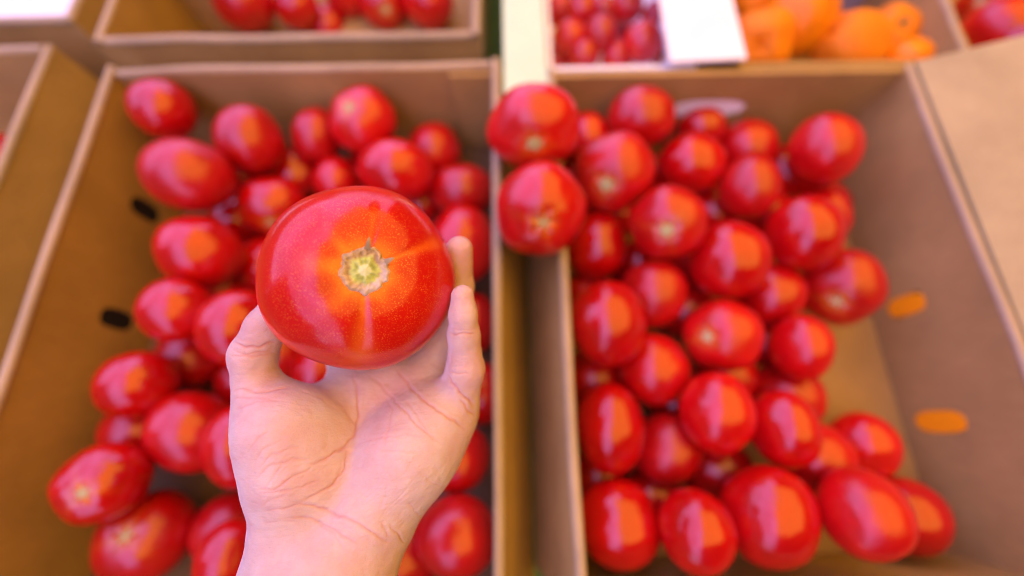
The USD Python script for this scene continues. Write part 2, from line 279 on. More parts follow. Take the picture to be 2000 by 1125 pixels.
for q in (((X1, Y0, 2.55), (X1+.02, Y0, .02), (X1+.02, Y1, .02), (X1, Y1, 2.55)), ((X0+BK, Y1, RZ(X0+BK)), (X0+BK, Y1+.02, .02), (X1, Y1+.02, .02), (X1, Y1, 2.55)), ((X0, Y0, 2.25), (X0, Y0-.02, .02), (X1, Y0-.02, .02), (X1, Y0, 2.55))):
    obj('side_cloth', cloth(q, sag=0), 'blocker_cloth', ca, smooth=True)  # unseen walls added right, back and front to shut out sky
for x, y, h in ((X0, Y0, 2.24), (X1-.03, Y0, 2.53), (X1-.03, Y1, 2.53), (X0, Y1, 2.24)):
    p = trimesh.creation.cylinder(.018, h, sections=12); p.apply_translation((x, y, h/2)); obj('pole', p, 'white_board', ca)
nb = thing('side_stall', 'added dark cloth screen left of the boxes, unseen, blocking low sky', 'stall')  # unseen screen added to cut off low sky on the left
obj('side_cloth', cloth(((NX, NY, NZ), (NX-.02, NY, .02), (NX-.02, 4, .02), (NX, 4, NZ)), sag=0), 'blocker_cloth', nb, smooth=True)
obj('side_cloth', cloth(((NX, -3, 2.3), (NX-.02, -3, .02), (NX-.02, NY-.01, .02), (NX, NY-.01, 2.3)), sag=0), 'blocker_cloth', nb, smooth=True)
# ------------------------------------------------------------------ fruit
def fruit(r, rng, lobes=5, amp=0.02, oblate=0.92, dimple=0.10, nu=40, nv=26, bottom=0.03):
    """body of revolution with lobes and a dimple round the stem; the stem points along +z"""
    ph = np.linspace(0, np.pi, nv); th = np.arange(nu)*2*np.pi/nu
    PH, TH = np.meshgrid(ph, th, indexing='ij')
    a0 = rng.uniform(0, 6.28); a1 = rng.uniform(0, 6.28)
    R = 1 + amp*np.cos(lobes*TH+a0)*np.sin(PH)**2*(0.6+0.4*np.cos(PH)) + 0.02*np.cos(2*TH+a1)*np.sin(PH) + 0.012*np.cos(3*TH+a1*2)*np.sin(PH)
    R = R - dimple*np.exp(-(PH/0.28)**2)*(1+0.35*np.cos(lobes*TH+a0)) - bottom*np.exp(-((np.pi-PH)/0.30)**2)
    x = R*np.sin(PH)*np.cos(TH); y = R*np.sin(PH)*np.sin(TH); z = R*np.cos(PH)*oblate
    v = np.stack([x, y, z], -1).reshape(-1, 3)*r
    f = []
    for i in range(nv-1):
        for j in range(nu):
            q, s = i*nu+j, i*nu+(j+1) % nu
            if i > 0: f.append([q, q+nu, s])
            if i < nv-2: f.append([s, q+nu, s+nu])
    f = np.array(f); f[f < nu] = 0; f[f >= (nv-1)*nu] = (nv-1)*nu
    m = trimesh.Trimesh(v, f, process=False); m.remove_unreferenced_vertices(); return m, R[0, 0]*oblate*r
def scar_disc(r, rng, star=5):
    """small domed corky disc with a star rim, z up; returns mesh and colours"""
    n, k = 40, 7
    th = np.arange(n)*2*np.pi/n; v = [[0, 0, .18*r]]; c = [(0.42, 0.46, 0.22)]
    for i in range(1, k+1):
        q = i/k; rr = r*q*(1+.14*np.cos(star*th+1)*q + .10*(rng.random(n)-.5)*q)
        z = r*(.18*(1-q) - .10*math.sin(q*3.1)*.8 + .16*(q > .55)*(1-q)*2) + .03*r*np.cos(star*th)*q
        v += np.stack([rr*np.cos(th), rr*np.sin(th), z if np.ndim(z) else np.full(n, z)], 1).tolist()
        col = np.array([0.45, 0.50, 0.20])*(1-q)+np.array([0.50, 0.40, 0.16])*q
        c += (col*(0.85+.3*rng.random((n, 1)))).tolist()
    f = [[0, 1+j, 1+(j+1) % n] for j in range(n)]
    for i in range(k-1):
        for j in range(n):
            a, b = 1+i*n+j, 1+i*n+(j+1) % n; f += [[a, a+n, b], [b, a+n, b+n]]
    return trimesh.Trimesh(np.array(v), f, process=False), np.array(c)
def rot_to(z, spin=0.0):
    z = np.asarray(z, float)/np.linalg.norm(z); x = np.cross([0.31, 0.9, 0.2], z); x /= np.linalg.norm(x); y = np.cross(z, x)
    c, s = math.cos(spin), math.sin(spin)
    return np.stack([x*c+y*s, -x*s+y*c, z], 1)
def put_fruit(name, cat, label, group, c, r, rng, wh=None, stem=None, px=None, skin='tomato_skin', part='skin', lobes=5, amp=0.02, oblate=0.93, tilt=0.0, scar=0.16, dimple=0.10, nu=40, nv=26):
    c = np.asarray(c, float); d = c-CAM; Z = d@VD; a = d@VR/Z; b = d@VU/Z
    m, zt = fruit(r, rng, lobes, amp, oblate if stem is not None else rng.uniform(.94, 1.08), dimple, nu, nv)
    if stem is not None:
        k = F*r/Z; u = np.array([(stem[0]-px[0])/(k*math.sqrt(1+a*a)), -(stem[1]-px[1])/(k*math.sqrt(1+b*b))]); q = np.linalg.norm(u)
        if q > .93: u *= .93/q; q = .93
        w = d/np.linalg.norm(d); ex = VR-w*(VR@w); ex /= np.linalg.norm(ex); ey = np.cross(ex, w); ey = ey if ey@VU > 0 else -ey
        ax = ex*u[0]+ey*u[1]-w*math.sqrt(1-q*q)
    else:
        ax = rng.normal(size=3); ax /= np.linalg.norm(ax); w = d/np.linalg.norm(d)
        if ax@w < 0.1: ax -= 2*min(ax@w, 0)*w; ax += .5*w
    Rm = rot_to(ax, rng.uniform(0, 6.28))
    S = np.eye(3)
    if wh is not None:                       # the fruit's own length and girth as measured
        sx = np.clip(wh[0]/2/(F*r/Z*math.sqrt(1+a*a)), .86, 1.20); sy = np.clip(wh[1]/2/(F*r/Z*math.sqrt(1+b*b)), .86, 1.20)
        ct, st = math.cos(tilt), math.sin(tilt); e1 = VR*ct+VU*st; e2 = -VR*st+VU*ct
        S = sx*np.outer(e1, e1)+sy*np.outer(e2, e2)+np.outer(VD, VD)
    t = thing(name, label, cat, c, group)
    v = m.vertices@Rm.T@S.T
    col = np.zeros((len(v), 3))
    if stem is not None:                     # paler shoulders round the stem
        lz = m.vertices[:, 2]/r; ang = np.arctan2(m.vertices[:, 1], m.vertices[:, 0])
        near = np.exp(-np.maximum(0, (np.arccos(np.clip(m.vertices[:, 2]/np.linalg.norm(m.vertices, axis=1), -1, 1))-.18)/.16)**2)
        ray_ = np.exp(-np.maximum(0, (np.arccos(np.clip(m.vertices[:, 2]/np.linalg.norm(m.vertices, axis=1), -1, 1)))/.62)**2)*np.clip(np.cos(3*ang+1), 0, 1)**10
        col = np.clip(near*.8+ray_*.55, 0, 1)[:, None]*np.array([0.10, 0.13, 0.004])
    m2 = trimesh.Trimesh(v, m.faces, process=False)
    if np.linalg.det(S@Rm) < 0: m2.invert()
    obj(part, m2, skin, t, smooth=True, colors=col)
    if stem is not None and scar:
        s, sc = scar_disc(r*scar, rng); s.vertices[:, 2] += zt+r*.012
        s.vertices = s.vertices@Rm.T@S.T
        obj('stem_scar', s, 'stem_scar', t, smooth=True, colors=sc)
    return t
TOMATOES = [
    ((-0.307, 0.2741, 0.8475), 0.0262, (320, 213), (148, 122), None, -0.5, 'tomato in the back left corner of the left box, touching no other'),
    ((-0.234, 0.2497, 0.8343), 0.0294, (488, 274), (140, 142), None, 0, 'round tomato second from left in the back row of the left box'),
    ((-0.1834, 0.2672, 0.8168), 0.0238, (619, 265), (100, 110), None, 0, 'tomato half hidden behind the one with white scar near the back panel'),
    ((-0.1342, 0.2702, 0.8333), 0.0299, (709, 235), (135, 135), (680, 205), 0, 'tomato with small white stem scar at back of the left box'),
    ((-0.2654, 0.2024, 0.8516), 0.032, (370, 343), (195, 150), None, -0.25, 'large oval tomato by the left panel, below the corner one'),
    ((-0.1008, 0.2181, 0.8287), 0.0308, (775, 335), (150, 130), None, 0, 'glossy tomato directly above the held tomato in the left box'),
    ((-0.0758, 0.2645, 0.793), 0.0275, (848, 296), None, None, 0, 'small dark tomato in shade by the back right corner of left box'),
    ((-0.1661, 0.2279, 0.8014), 0.0221, (658, 352), (95, 95), None, 0, 'tomato peeking just above the top edge of the held tomato'),
    ((-0.2196, 0.1972, 0.807), 0.0292, (533, 404), (145, 122), (525, 440), 0, 'tomato with yellow streak and green stem end, upper left of held tomato'),
    ((-0.2141, 0.2477, 0.783), 0.0275, (584, 340), None, None, 0, 'dark deep tomato in the gap left of centre in the left box'),
    ((-0.0453, 0.2131, 0.8033), 0.0276, (903, 372), (128, 105), None, 0, 'shaded tomato at right end of the left box beside its panel'),
    ((-0.0426, 0.1549, 0.8086), 0.0327, (905, 478), (135, 155), None, 0, 'tomato with large pink highlight behind the tip of the ring finger'),
    ((-0.2564, 0.1418, 0.8328), 0.0307, (392, 492), (185, 142), None, -0.3, 'oval tomato left of the held tomato with big square pink highlight'),
    ((-0.2564, 0.0892, 0.8431), 0.0248, (345, 606), (160, 128), None, -0.3, 'tomato next to the lower dark oval hole in the left box'),
    ((-0.2078, 0.0751, 0.8415), 0.0275, (465, 640), (160, 150), None, 0, 'tomato partly hidden by the bent thumb'),
    ((-0.2849, 0.0359, 0.8277), 0.0258, (270, 750), (180, 132), None, 0.3, 'oval tomato lying alone near the left panel below the oval hole'),
    ((-0.2819, 0.0621, 0.7833), 0.0275, (375, 700), None, None, 0, 'dark deep tomato between the thumb and the left panel'),
    ((-0.2461, 0.002, 0.813), 0.0295, (378, 840), (170, 172), None, 0.6, 'tall tomato left of the base of the thumb with orange lower half'),
    ((-0.1972, -0.0091, 0.8306), 0.0255, (470, 870), (140, 170), None, 0, 'tomato half covered by the left edge of the palm'),
    ((-0.2839, -0.0308, 0.8358), 0.0273, (205, 940), (210, 165), (163, 965), 0.5, 'tomato with pale stem scar at the lower left corner of pile'),
    ((-0.2761, -0.0723, 0.7959), 0.0327, (290, 1045), (225, 185), (235, 1045), 0.5, 'large dark tomato with brown stem hollow at bottom left'),
    ((-0.2183, -0.0715, 0.7871), 0.0275, (455, 1035), None, None, 0, 'shaded tomato left of the wrist, above the bottom edge one'),
    ((-0.1906, -0.081, 0.8283), 0.0246, (455, 1092), (150, 185), None, 0, 'tomato at the bottom edge touching the left side of the wrist'),
    ((-0.16, 0.0473, 0.8057), 0.0203, (620, 722), (105, 100), None, 0, 'tomato seen through the gap between the thumb and the palm'),
    ((-0.1959, 0.063, 0.796), 0.0213, (552, 690), (100, 110), None, 0, 'dark tomato just inside the bent thumb, under the held tomato'),
    ((-0.0351, 0.0901, 0.7825), 0.0245, (925, 630), (95, 120), None, 0, 'dark tomato right of the little finger in the left box'),
    ((-0.028, 0.0283, 0.78), 0.0242, (940, 768), (100, 125), None, 0, 'dark tomato beside the right edge of the palm near the rim'),
    ((-0.0438, -0.022, 0.8026), 0.0242, (895, 895), (125, 130), None, 0, 'dim tomato below the little finger side of the palm'),
    ((-0.0401, -0.07, 0.8234), 0.0276, (895, 1045), (165, 172), None, 0, 'upright tomato at bottom right of the left box beside the wrist'),
    ((-0.0835, -0.0893, 0.793), 0.0275, (790, 1085), None, None, 0, 'dark tomato peeking out right of the wrist at the bottom edge'),
    ((-0.231, 0.1479, 0.783), 0.0275, (520, 520), None, None, 0, 'dark red tomato touching the left outline of the held tomato'),
    ((-0.3022, 0.0028, 0.792), 0.0275, (280, 840), None, None, 0, 'dim tomato sunk above the lower left tomato with pale scar'),
    ((0.0189, 0.2162, 0.8858), 0.0334, (1043, 250), (185, 170), (1045, 288), 0, 'tomato with star shaped scar sitting on rims, upper of the two'),
    ((0.021, 0.1469, 0.8847), 0.0328, (1055, 410), (178, 185), (1063, 437), 0, 'tomato with pale scar sitting on rims, lower of the two'),
    ((0.0861, 0.2011, 0.8472), 0.0331, (1197, 337), (157, 162), (1185, 362), -0.5, 'tomato with yellow green stem end right of the two rim tomatoes'),
    ((0.1181, 0.2612, 0.841), 0.0282, (1252, 230), (137, 124), None, 0, 'tomato against the back panel just left of the white handle hole'),
    ((0.1637, 0.2233, 0.825), 0.0277, (1350, 320), (132, 122), None, 0, 'tomato with pink highlight below the white handle hole'),
    ((0.1843, 0.2687, 0.8149), 0.0204, (1370, 252), (100, 80), None, 0, 'small tomato partly covering the white handle hole'),
    ((0.2289, 0.2513, 0.8058), 0.0275, (1458, 292), None, None, 0, 'dark tomato right of and below the handle hole, deep in shade'),
    ((0.2058, 0.1927, 0.8332), 0.0255, (1463, 367), (122, 128), None, 0, 'orange highlighted tomato without scar in middle of right box back half'),
    ((0.2766, 0.2274, 0.837), 0.0295, (1610, 292), (152, 145), None, 0, 'round tomato alone at the back right corner of the right box'),
    ((0.2757, 0.2396, 0.7831), 0.0275, (1530, 337), None, None, 0, 'dark sunken tomato left of the back right corner one'),
    ((0.1247, 0.1525, 0.8498), 0.0292, (1304, 435), (150, 148), (1303, 450), 0, 'tomato with pale scar and spotted pink sheen in the right box'),
    ((0.075, 0.1523, 0.8072), 0.0294, (1163, 480), (120, 142), None, 0, 'tomato with brown blossom spot by the left rim of right box'),
    ((0.1953, 0.1961, 0.7831), 0.0275, (1388, 415), None, None, 0, 'small tomato tucked right of the spotted sheen tomato'),
    ((0.1745, 0.1251, 0.8361), 0.0311, (1422, 508), (165, 155), None, 0, 'large glossy tomato in the centre of the right box pile'),
    ((0.2415, 0.1483, 0.8351), 0.0296, (1570, 455), (160, 150), None, 0, 'tomato with wrinkled orange highlight near the purple side panel'),
    ((0.2861, 0.1786, 0.8026), 0.0242, (1605, 425), (110, 120), None, 0, 'tomato mostly hidden behind the wrinkled highlight one at right'),
    ((0.2792, 0.1092, 0.8101), 0.0321, (1640, 560), (180, 152), (1632, 592), 0, 'wide tomato with white scar beside the upper orange oval hole'),
    ((0.1165, 0.1034, 0.8191), 0.0278, (1275, 573), (137, 132), None, 0, 'tomato below the spotted sheen one, with orange patch at right'),
    ((0.0725, 0.0746, 0.8392), 0.0303, (1187, 630), (150, 166), None, 0, 'large tomato leaning on left rim of the right box, upper'),
    ((0.2219, 0.1052, 0.8043), 0.0275, (1503, 575), None, None, 0, 'small sunken tomato left of the wide white scar tomato'),
    ((0.164, 0.0658, 0.8262), 0.0288, (1410, 655), (162, 142), (1378, 657), 0, 'tomato with pale scar at its left in middle of right box'),
    ((0.2261, 0.0562, 0.8217), 0.0237, (1563, 678), (127, 132), None, 0, 'nearly round tomato at the edge above the bare box floor'),
    ((0.1111, 0.0426, 0.8129), 0.0283, (1275, 720), (145, 142), None, 0, 'tomato below and right of the upper one leaning on left rim'),
    ((0.0708, -0.0013, 0.821), 0.0288, (1190, 835), (130, 188), None, -0.0, 'tall tomato on the left rim of right box, without scar'),
    ((0.1179, -0.0172, 0.8023), 0.0261, (1302, 875), (130, 150), None, -0.5, 'dim tomato with curved orange highlight, right of the tall one'),
    ((0.1445, 0.0078, 0.8388), 0.0267, (1400, 805), (152, 162), None, 0, 'egg shaped tomato with pink streak in lower middle of right box'),
    ((0.1927, -0.0041, 0.8335), 0.0248, (1530, 837), (142, 158), None, 0, 'tomato left of the bare floor with soft pink sheen'),
    ((0.231, 0.022, 0.7828), 0.0275, (1535, 772), None, None, 0, 'tomato peeking out beside the bare cardboard floor of right box'),
    ((0.2778, -0.0176, 0.7925), 0.0256, (1685, 868), (160, 132), None, -0.25, 'tomato nearest the lower orange oval hole in the side panel'),
    ((0.072, -0.0649, 0.818), 0.0288, (1207, 1020), (165, 180), None, 0, 'tomato with tiny brown spot at bottom left of the right box'),
    ((0.1168, -0.0652, 0.8437), 0.0246, (1360, 1035), (157, 172), None, 0, 'second tomato from left in bottom row of the right box'),
    ((0.1696, -0.0586, 0.8351), 0.031, (1500, 1005), (200, 208), None, -0.4, 'largest egg shaped tomato in bottom row of the right box'),
    ((0.224, -0.0557, 0.848), 0.027, (1685, 1000), (200, 186), None, -0.3, 'big orange faced tomato in front of the last one in bottom row'),
    ((0.2947, -0.0679, 0.793), 0.0275, (1765, 1005), None, None, 0, 'shaded tomato half hidden at right end of the bottom row'),
    ((0.1626, -0.0351, 0.783), 0.0275, (1400, 917), None, None, 0, 'dark sunken tomato above the largest egg shaped tomato'),
    ((0.2286, -0.0255, 0.8051), 0.0275, (1590, 893), None, None, 0, 'small glimpse of tomato under the one with soft pink sheen'),
    ((0.0671, 0.0385, 0.7824), 0.0275, (1155, 740), None, None, 0, 'dark sunken tomato against left rim between tall and leaning ones'),
    ((0.0711, 0.2572, 0.8207), 0.022, (1143, 268), (90, 100), None, 0, 'shaded tomato squeezed right of the upper rim tomato'),
]
DEEP = [
    ('L', (-0.267, 0.199, 0.7822), 0.026, 'dark tomato glimpsed left of the one with yellow streak in left box'),
    ('L', (-0.089, 0.216, 0.7783), 0.022, 'dark tomato glimpsed at the upper right edge of the held tomato'),
    ('L', (-0.274, 0.122, 0.7822), 0.026, 'dark tomato glimpsed below the one with big square pink highlight'),
    ('L', (-0.236, 0.041, 0.7783), 0.022, 'dark tomato glimpsed at the outer side of the bent thumb knuckle'),
    ('L', (-0.274, 0.248, 0.7822), 0.026, 'dark tomato glimpsed right of the large oval tomato by the left panel'),
    ('L', (-0.145, 0.258, 0.7783), 0.022, 'dark tomato glimpsed left of the glossy one above the held tomato'),
    ('L', (-0.068, 0.118, 0.7783), 0.022, 'dark tomato glimpsed between the held tomato and the little finger tip'),
    ('R', (0.067, -0.039, 0.7783), 0.022, 'dark tomato glimpsed below the tall one on the left rim of right box'),
    ('R', (0.155, 0.098, 0.7822), 0.026, 'dark tomato glimpsed above the pale scar one in middle of right box'),
    ('R', (0.067, 0.115, 0.7783), 0.022, 'dark tomato glimpsed below the one with brown blossom spot'),
    ('R', (0.183, 0.042, 0.7822), 0.026, 'dark tomato glimpsed just below the pale scar one in middle of right box'),
    ('R', (0.12, 0.14, 0.7822), 0.026, 'dark tomato glimpsed below left of the spotted pink sheen one'),
    ('R', (0.099, 0.196, 0.7822), 0.026, 'dark tomato glimpsed under the one with yellow green stem end'),
    ('R', (0.246, 0.196, 0.7822), 0.026, 'dark tomato glimpsed left of the wrinkled orange highlight one'),
    ('R', (0.137, 0.017, 0.7783), 0.022, 'dark tomato glimpsed above the dim one with curved orange highlight'),
    ('R', (0.169, 0.147, 0.7822), 0.026, 'dark tomato glimpsed left of the large glossy centre one in right box'),
    ('R', (0.134, 0.238, 0.7822), 0.026, 'dark tomato glimpsed left of the pink highlighted one below the handle hole'),
    ('R', (0.312, 0.206, 0.7783), 0.022, 'dark tomato glimpsed below the round one in the back right corner'),
    ('R', (0.067, 0.241, 0.7783), 0.022, 'dark tomato glimpsed right of where the two rim tomatoes meet'),
    ('R', (0.108, -0.055, 0.7793), 0.023, 'dark tomato glimpsed between the first and second of the bottom row pair'),
    ('R', (0.224, 0.068, 0.7764), 0.02, 'dark tomato glimpsed left of the nearly round one above bare floor'),
]
rng = np.random.default_rng(11)
for c, r, px, wh, stem, tl, lab in TOMATOES:
    put_fruit('tomato', 'tomato', lab, 'loose tomatoes in the two front boxes', c, r, rng, wh, stem, px, tilt=tl, amp=0.035 if stem else 0.02, oblate=.90)
for bx, c, r, lab in DEEP:
    put_fruit('tomato', 'tomato', lab, 'loose tomatoes in the two front boxes', c, r, rng, nu=28, nv=18)
def pixels(lst, name, cat, group, skin, **kw):
    for px, py, z, r, stem, lab in lst:
        put_fruit(name, cat, lab, group, atz(px, py, z), r, rng, None, stem, (px, py), skin, **kw)
pixels([
    (478, 2, .492, .0335, None, 'leftmost tomato in the box cut by the top edge'),
    (580, 12, .500, .0240, None, 'second tomato from left in the box cut by the top edge'),
    (640, 52, .535, .0250, None, 'pink glossy tomato low behind the front rim of the top box'),
    (680, -18, .52, .0290, None, 'tomato mostly above the frame in the middle of the top box'),
    (752, 5, .515, .0300, (752, 20), 'tomato with a small scar, second from right in top box'),
    (838, 2, .500, .0300, None, 'rightmost tomato in the box cut by the top edge')], 'tomato', 'tomato', 'tomatoes in the box at the top edge', 'tomato_skin')
pixels([
    (1946, 62, .468, .033, None, 'pinkish tomato in the top right corner box, nearest its flap'),
    (1992, 88, .455, .030, None, 'pinkish tomato cut by the right frame edge above the flap'),
    (1925, 8, .49, .028, (1912, 5), 'tomato with a stem scar at the very top beside the mauve panel'),
    (2004, 20, .49, .033, None, 'tomato at the very top right corner of the picture')], 'tomato', 'tomato', 'tomatoes in the top right corner box', 'tomato_skin')
pixels([(-22, 330, .40, .036, None, 'sliver of a tomato at the left frame edge in the far left box')], 'tomato', 'tomato', None, 'tomato_skin')
pixels([
    (1112, 72, .455, .0180, None, 'cherry tomato lowest at left in the white crate'),
    (1172, 66, .448, .0175, None, 'cherry tomato in the middle of the white crate, with orange glow'),
    (1256, 82, .436, .0200, None, 'largest cherry tomato with a pink highlight by the white flap'),
    (1135, 16, .462, .0185, None, 'cherry tomato at upper left in the white crate'),
    (1222, 12, .462, .0190, None, 'cherry tomato at upper right in the white crate'),
    (1092, 20, .480, .0170, None, 'dark cherry tomato at the left wall of the white crate'),
    (1180, 22, .492, .0170, None, 'dark cherry tomato sunk between the two upper ones'),
    (1282, 34, .470, .0175, None, 'dark cherry tomato beside the white flap, upper'),
    (1140, 108, .452, .0165, None, 'cherry tomato just showing over the back rim, at left'),
    (1205, 112, .455, .0165, None, 'cherry tomato just showing over the back rim, in the middle'),
    (1205, 55, .500, .0170, None, 'dark cherry tomato deep in the middle of the white crate'),
    (1300, 100, .462, .0165, None, 'dark cherry tomato at the foot of the white flap'),
    (1090, 118, .480, .0165, None, 'dark cherry tomato in the front left corner of white crate')], 'cherry_tomato', 'cherry tomato', 'cherry tomatoes in the white crate', 'cherry_skin')
def pepper(px, py, z, r, ax, lab, ob=1.1, stem=False):
    c = atz(px, py, z); t = thing('orange_pepper', lab, 'pepper', c, 'orange peppers in the crate')
    m, zt = fruit(r, rng, 4, 0.085, ob, 0.22, 48, 30, 0.22); Rm = rot_to(ax, rng.uniform(0, 6))
    m.vertices = m.vertices@Rm.T; obj('skin', m, 'pepper_skin', t, smooth=True, colors=np.zeros((len(m.vertices), 3)))
    if stem:
        s = trimesh.creation.cone(r*.13, r*.42, sections=14); s.apply_translation((0, 0, zt-.002)); s.vertices = s.vertices@Rm.T
        obj('stem', s, 'green_stem', t, smooth=40)
pepper(1478, 88, .440, .0340, (-.3, -.5, .5), 'orange pepper at the left, against the white flap')
pepper(1560, 38, .445, .0340, (.1, .6, .8), 'orange pepper at the top middle with a white glint')
pepper(1660, 92, .440, .0330, (-.6, .2, .3), 'orange pepper right of centre, touching the back rim')
pepper(1738, 66, .445, .0270, (-.25, -.35, .9), 'orange pepper with a green stem at the right', .95, True)
pepper(1775, 122, .435, .0240, (.8, -.3, .2), 'orange pepper lowest in the right front corner of its crate')
pepper(1480, 0, .475, .0310, (.5, .5, .2), 'orange pepper cut by the top edge beside the white flap')
# ------------------------------------------------------------------ the held tomato
HC = atz(708, 543, .172); HR = .0372
def held():
    nu, nv = 180, 130
    ph = np.linspace(0, np.pi, nv); th = np.arange(nu)*2*np.pi/nu
    PH, TH = np.meshgrid(ph, th, indexing='ij'); s = np.sin(PH)
    lob = 0.011*np.cos(5*TH+.4)+.008*np.cos(3*TH+2.0)+.008*np.cos(2*TH+.2)
    R = 1+lob*s**1.5
    # furrows from the stem: the strong one runs towards the wrist, fainter ones up and to the right
    az = lambda a: np.abs((TH-a+np.pi) % (2*np.pi)-np.pi)
    fur = sum(w*np.exp(-(az(a)/sg_)**2) for a, w, sg_ in ((-1.62, .030, .16), (1.35, .020, .12), (.42, .016, .12), (2.5, .010, .2), (-2.6, .008, .2), (-.6, .008, .2)))
    R = R-fur*np.exp(-((PH-.55)/.48)**2)
    R = R-.105*np.exp(-(PH/.26)**2)
    z = R*np.cos(PH)*.86*np.where(np.cos(PH) > 0, 1-.10*np.cos(PH)**4, 1)
    v = np.stack([R*s*np.cos(TH), R*s*np.sin(TH), z], -1).reshape(-1, 3)*HR
    f = []
    for i in range(nv-1):
        a = i*nu+np.arange(nu); b = i*nu+(np.arange(nu)+1) % nu
        f.append(np.stack([a, a+nu, b], 1)); f.append(np.stack([b, a+nu, b+nu], 1))
    f = np.vstack(f)
    P, T = PH.ravel(), TH.ravel()
    azr = lambda a: np.abs((T-a+np.pi) % (2*np.pi)-np.pi)
    wob = meshkit.noise(np.stack([np.cos(T)*4, np.sin(T)*4, P*3], 1), 5)
    ring = np.exp(-np.maximum(0, (P-.22)/(.06+.07*wob))**2)
    streak = sum(w*np.exp(-(azr(a)/(wd*(.6+.8*P)))**2)*np.exp(-np.maximum(0, (P-ln)/.18)**2) for a, w, wd, ln in ((-1.62, .55, .13, .95), (.42, .6, .07, .85), (1.42, .35, .05, .55), (3.0, .55, .22, .40), (-2.3, .40, .2, .38), (2.3, .35, .16, .32), (-.5, .25, .15, .35)))
    red = np.clip(ring*.9+streak*.85, 0, 1)
    spk = np.exp(-np.maximum(0, (P-.65)/.42)**2)
    col = np.stack([red, spk, 0*red], 1)
    return trimesh.Trimesh(v, f, process=False), col, z[0, 0]*HR
hm, hcol, hz = held()
w = (HC-CAM)/np.linalg.norm(HC-CAM)
ex = VR-w*(VR@w); ex /= np.linalg.norm(ex); ey = np.cross(ex, w); ey = ey if ey@VU > 0 else -ey
axz = -w + ex*.03 + ey*.10; axz /= np.linalg.norm(axz)
axx = ex-axz*(ex@axz); axx /= np.linalg.norm(axx); axy = np.cross(axz, axx)
RM = np.stack([axx, axy, axz], 1)
ht = thing('held_tomato', 'large round red tomato held up in the hand, stem scar towards viewer', 'tomato', HC)
hm.vertices = hm.vertices@RM.T
obj('skin', hm, 'held_tomato_skin', ht, smooth=True, colors=hcol)
def held_scar():
    r = .0085; n, k = 120, 22; g = np.random.default_rng(5)
    th = np.arange(n)*2*np.pi/n; v, c = [[0, 0, .0010]], [(.62, .72, .38)]
    edge = 1+.035*np.cos(5*th+.8)+.02*np.cos(9*th+2)+.16*(meshkit.noise(np.stack([np.cos(th)*5, np.sin(th)*5, th*0], 1), 3)-.5)
    for i in range(1, k+1):
        q = i/k; rr = r*q*edge
        nz = meshkit.fbm(np.stack([np.cos(th)*q*7, np.sin(th)*q*7, th*0+2], 1), 4, 9)
        petal = np.cos(5*th+.6)
        star = .55*np.clip(.5+.5*np.cos(5*th+.6+.5*math.sin(q*5)), 0, 1)**3+.25*meshkit.noise(np.stack([np.cos(th)*q*9, np.sin(th)*q*9, th*0], 1), 17)
        hgt = .0011*np.exp(-(q/.25)**2) + .0007*star*np.exp(-((q-.38)/.16)**2) - .0002*np.exp(-((q-.60)/.1)**2) + .0005*np.exp(-((q-.84)/.13)**2)*(.2+1.4*nz) + .0008*(nz-.5)*(q > .3) - .0006*max(0, q-.93)/.07
        v += np.stack([rr*np.cos(th), rr*np.sin(th), hgt], 1).tolist()
        green = np.array([.46, .58, .10])*(.75+.5*nz[:, None]) + star[:, None]*np.array([.14, .12, .10])*np.exp(-((q-.35)/.2)**2)
        green = green*(1-.45*np.clip(1-star, 0, 1)[:, None]*math.exp(-((q-.36)/.09)**2))
        if q < .26: green = green*.35+np.array([.66, .74, .42])*.65
        cork = np.array([.44, .31, .13])*(.35+1.3*nz[:, None])
        lightside = np.clip(np.cos(th+.7), 0, 1)[:, None]            # the pale dry skin on one side
        cork = cork*(1-.65*lightside)+np.array([.66, .58, .50])*.65*lightside
        t = np.clip((q-.50-.22*(nz-.5))/.16, 0, 1)[:, None]
        c += (green*(1-t)+cork*t).tolist()
    f = [[0, 1+j, 1+(j+1) % n] for j in range(n)]
    for i in range(k-1):
        a = 1+i*n+np.arange(n); b = 1+i*n+(np.arange(n)+1) % n
        f += np.stack([a, a+n, b], 1).tolist()+np.stack([b, a+n, b+n], 1).tolist()
    m = trimesh.Trimesh(np.array(v), f, process=False); return m, np.array(c)
sc, scc = held_scar(); sc.vertices[:, 2] += hz+.0014
sc.vertices = sc.vertices@RM.T
sp = obj('stem_scar', sc, 'stem_scar', ht, smooth=True, colors=scc)
for ang, ln in ((1.45, .0040), (.40, .0032)):                         # two dried sepal tips
    n = 14; t = np.linspace(0, 1, n)
    d = np.array([math.cos(ang), math.sin(ang), 0]); s = np.array([-d[1], d[0], 0]); v = []
    for q in t:
        wd = .0011*(1-q)**.8+.00008; p = d*(.0072+ln*q)+np.array([0, 0, hz+.0025+.0022*math.sin(q*1.9)+.0006*q])
        v += [p-s*wd, p+np.array([0, 0, .0005*(1-q)]), p+s*wd, p-np.array([0, 0, .0005])]
    f = []
    for i in range(n-1):
        for j in range(4): a, b = i*4+j, i*4+(j+1) % 4; f += [[a, a+4, b], [b, a+4, b+4]]
    f += [[0, 1, 2], [0, 2, 3]]
    m = trimesh.Trimesh(np.array(v)@RM.T, f, process=False); trimesh.repair.fix_normals(m)
    obj('sepal', m, 'sepal', sp, smooth=50)
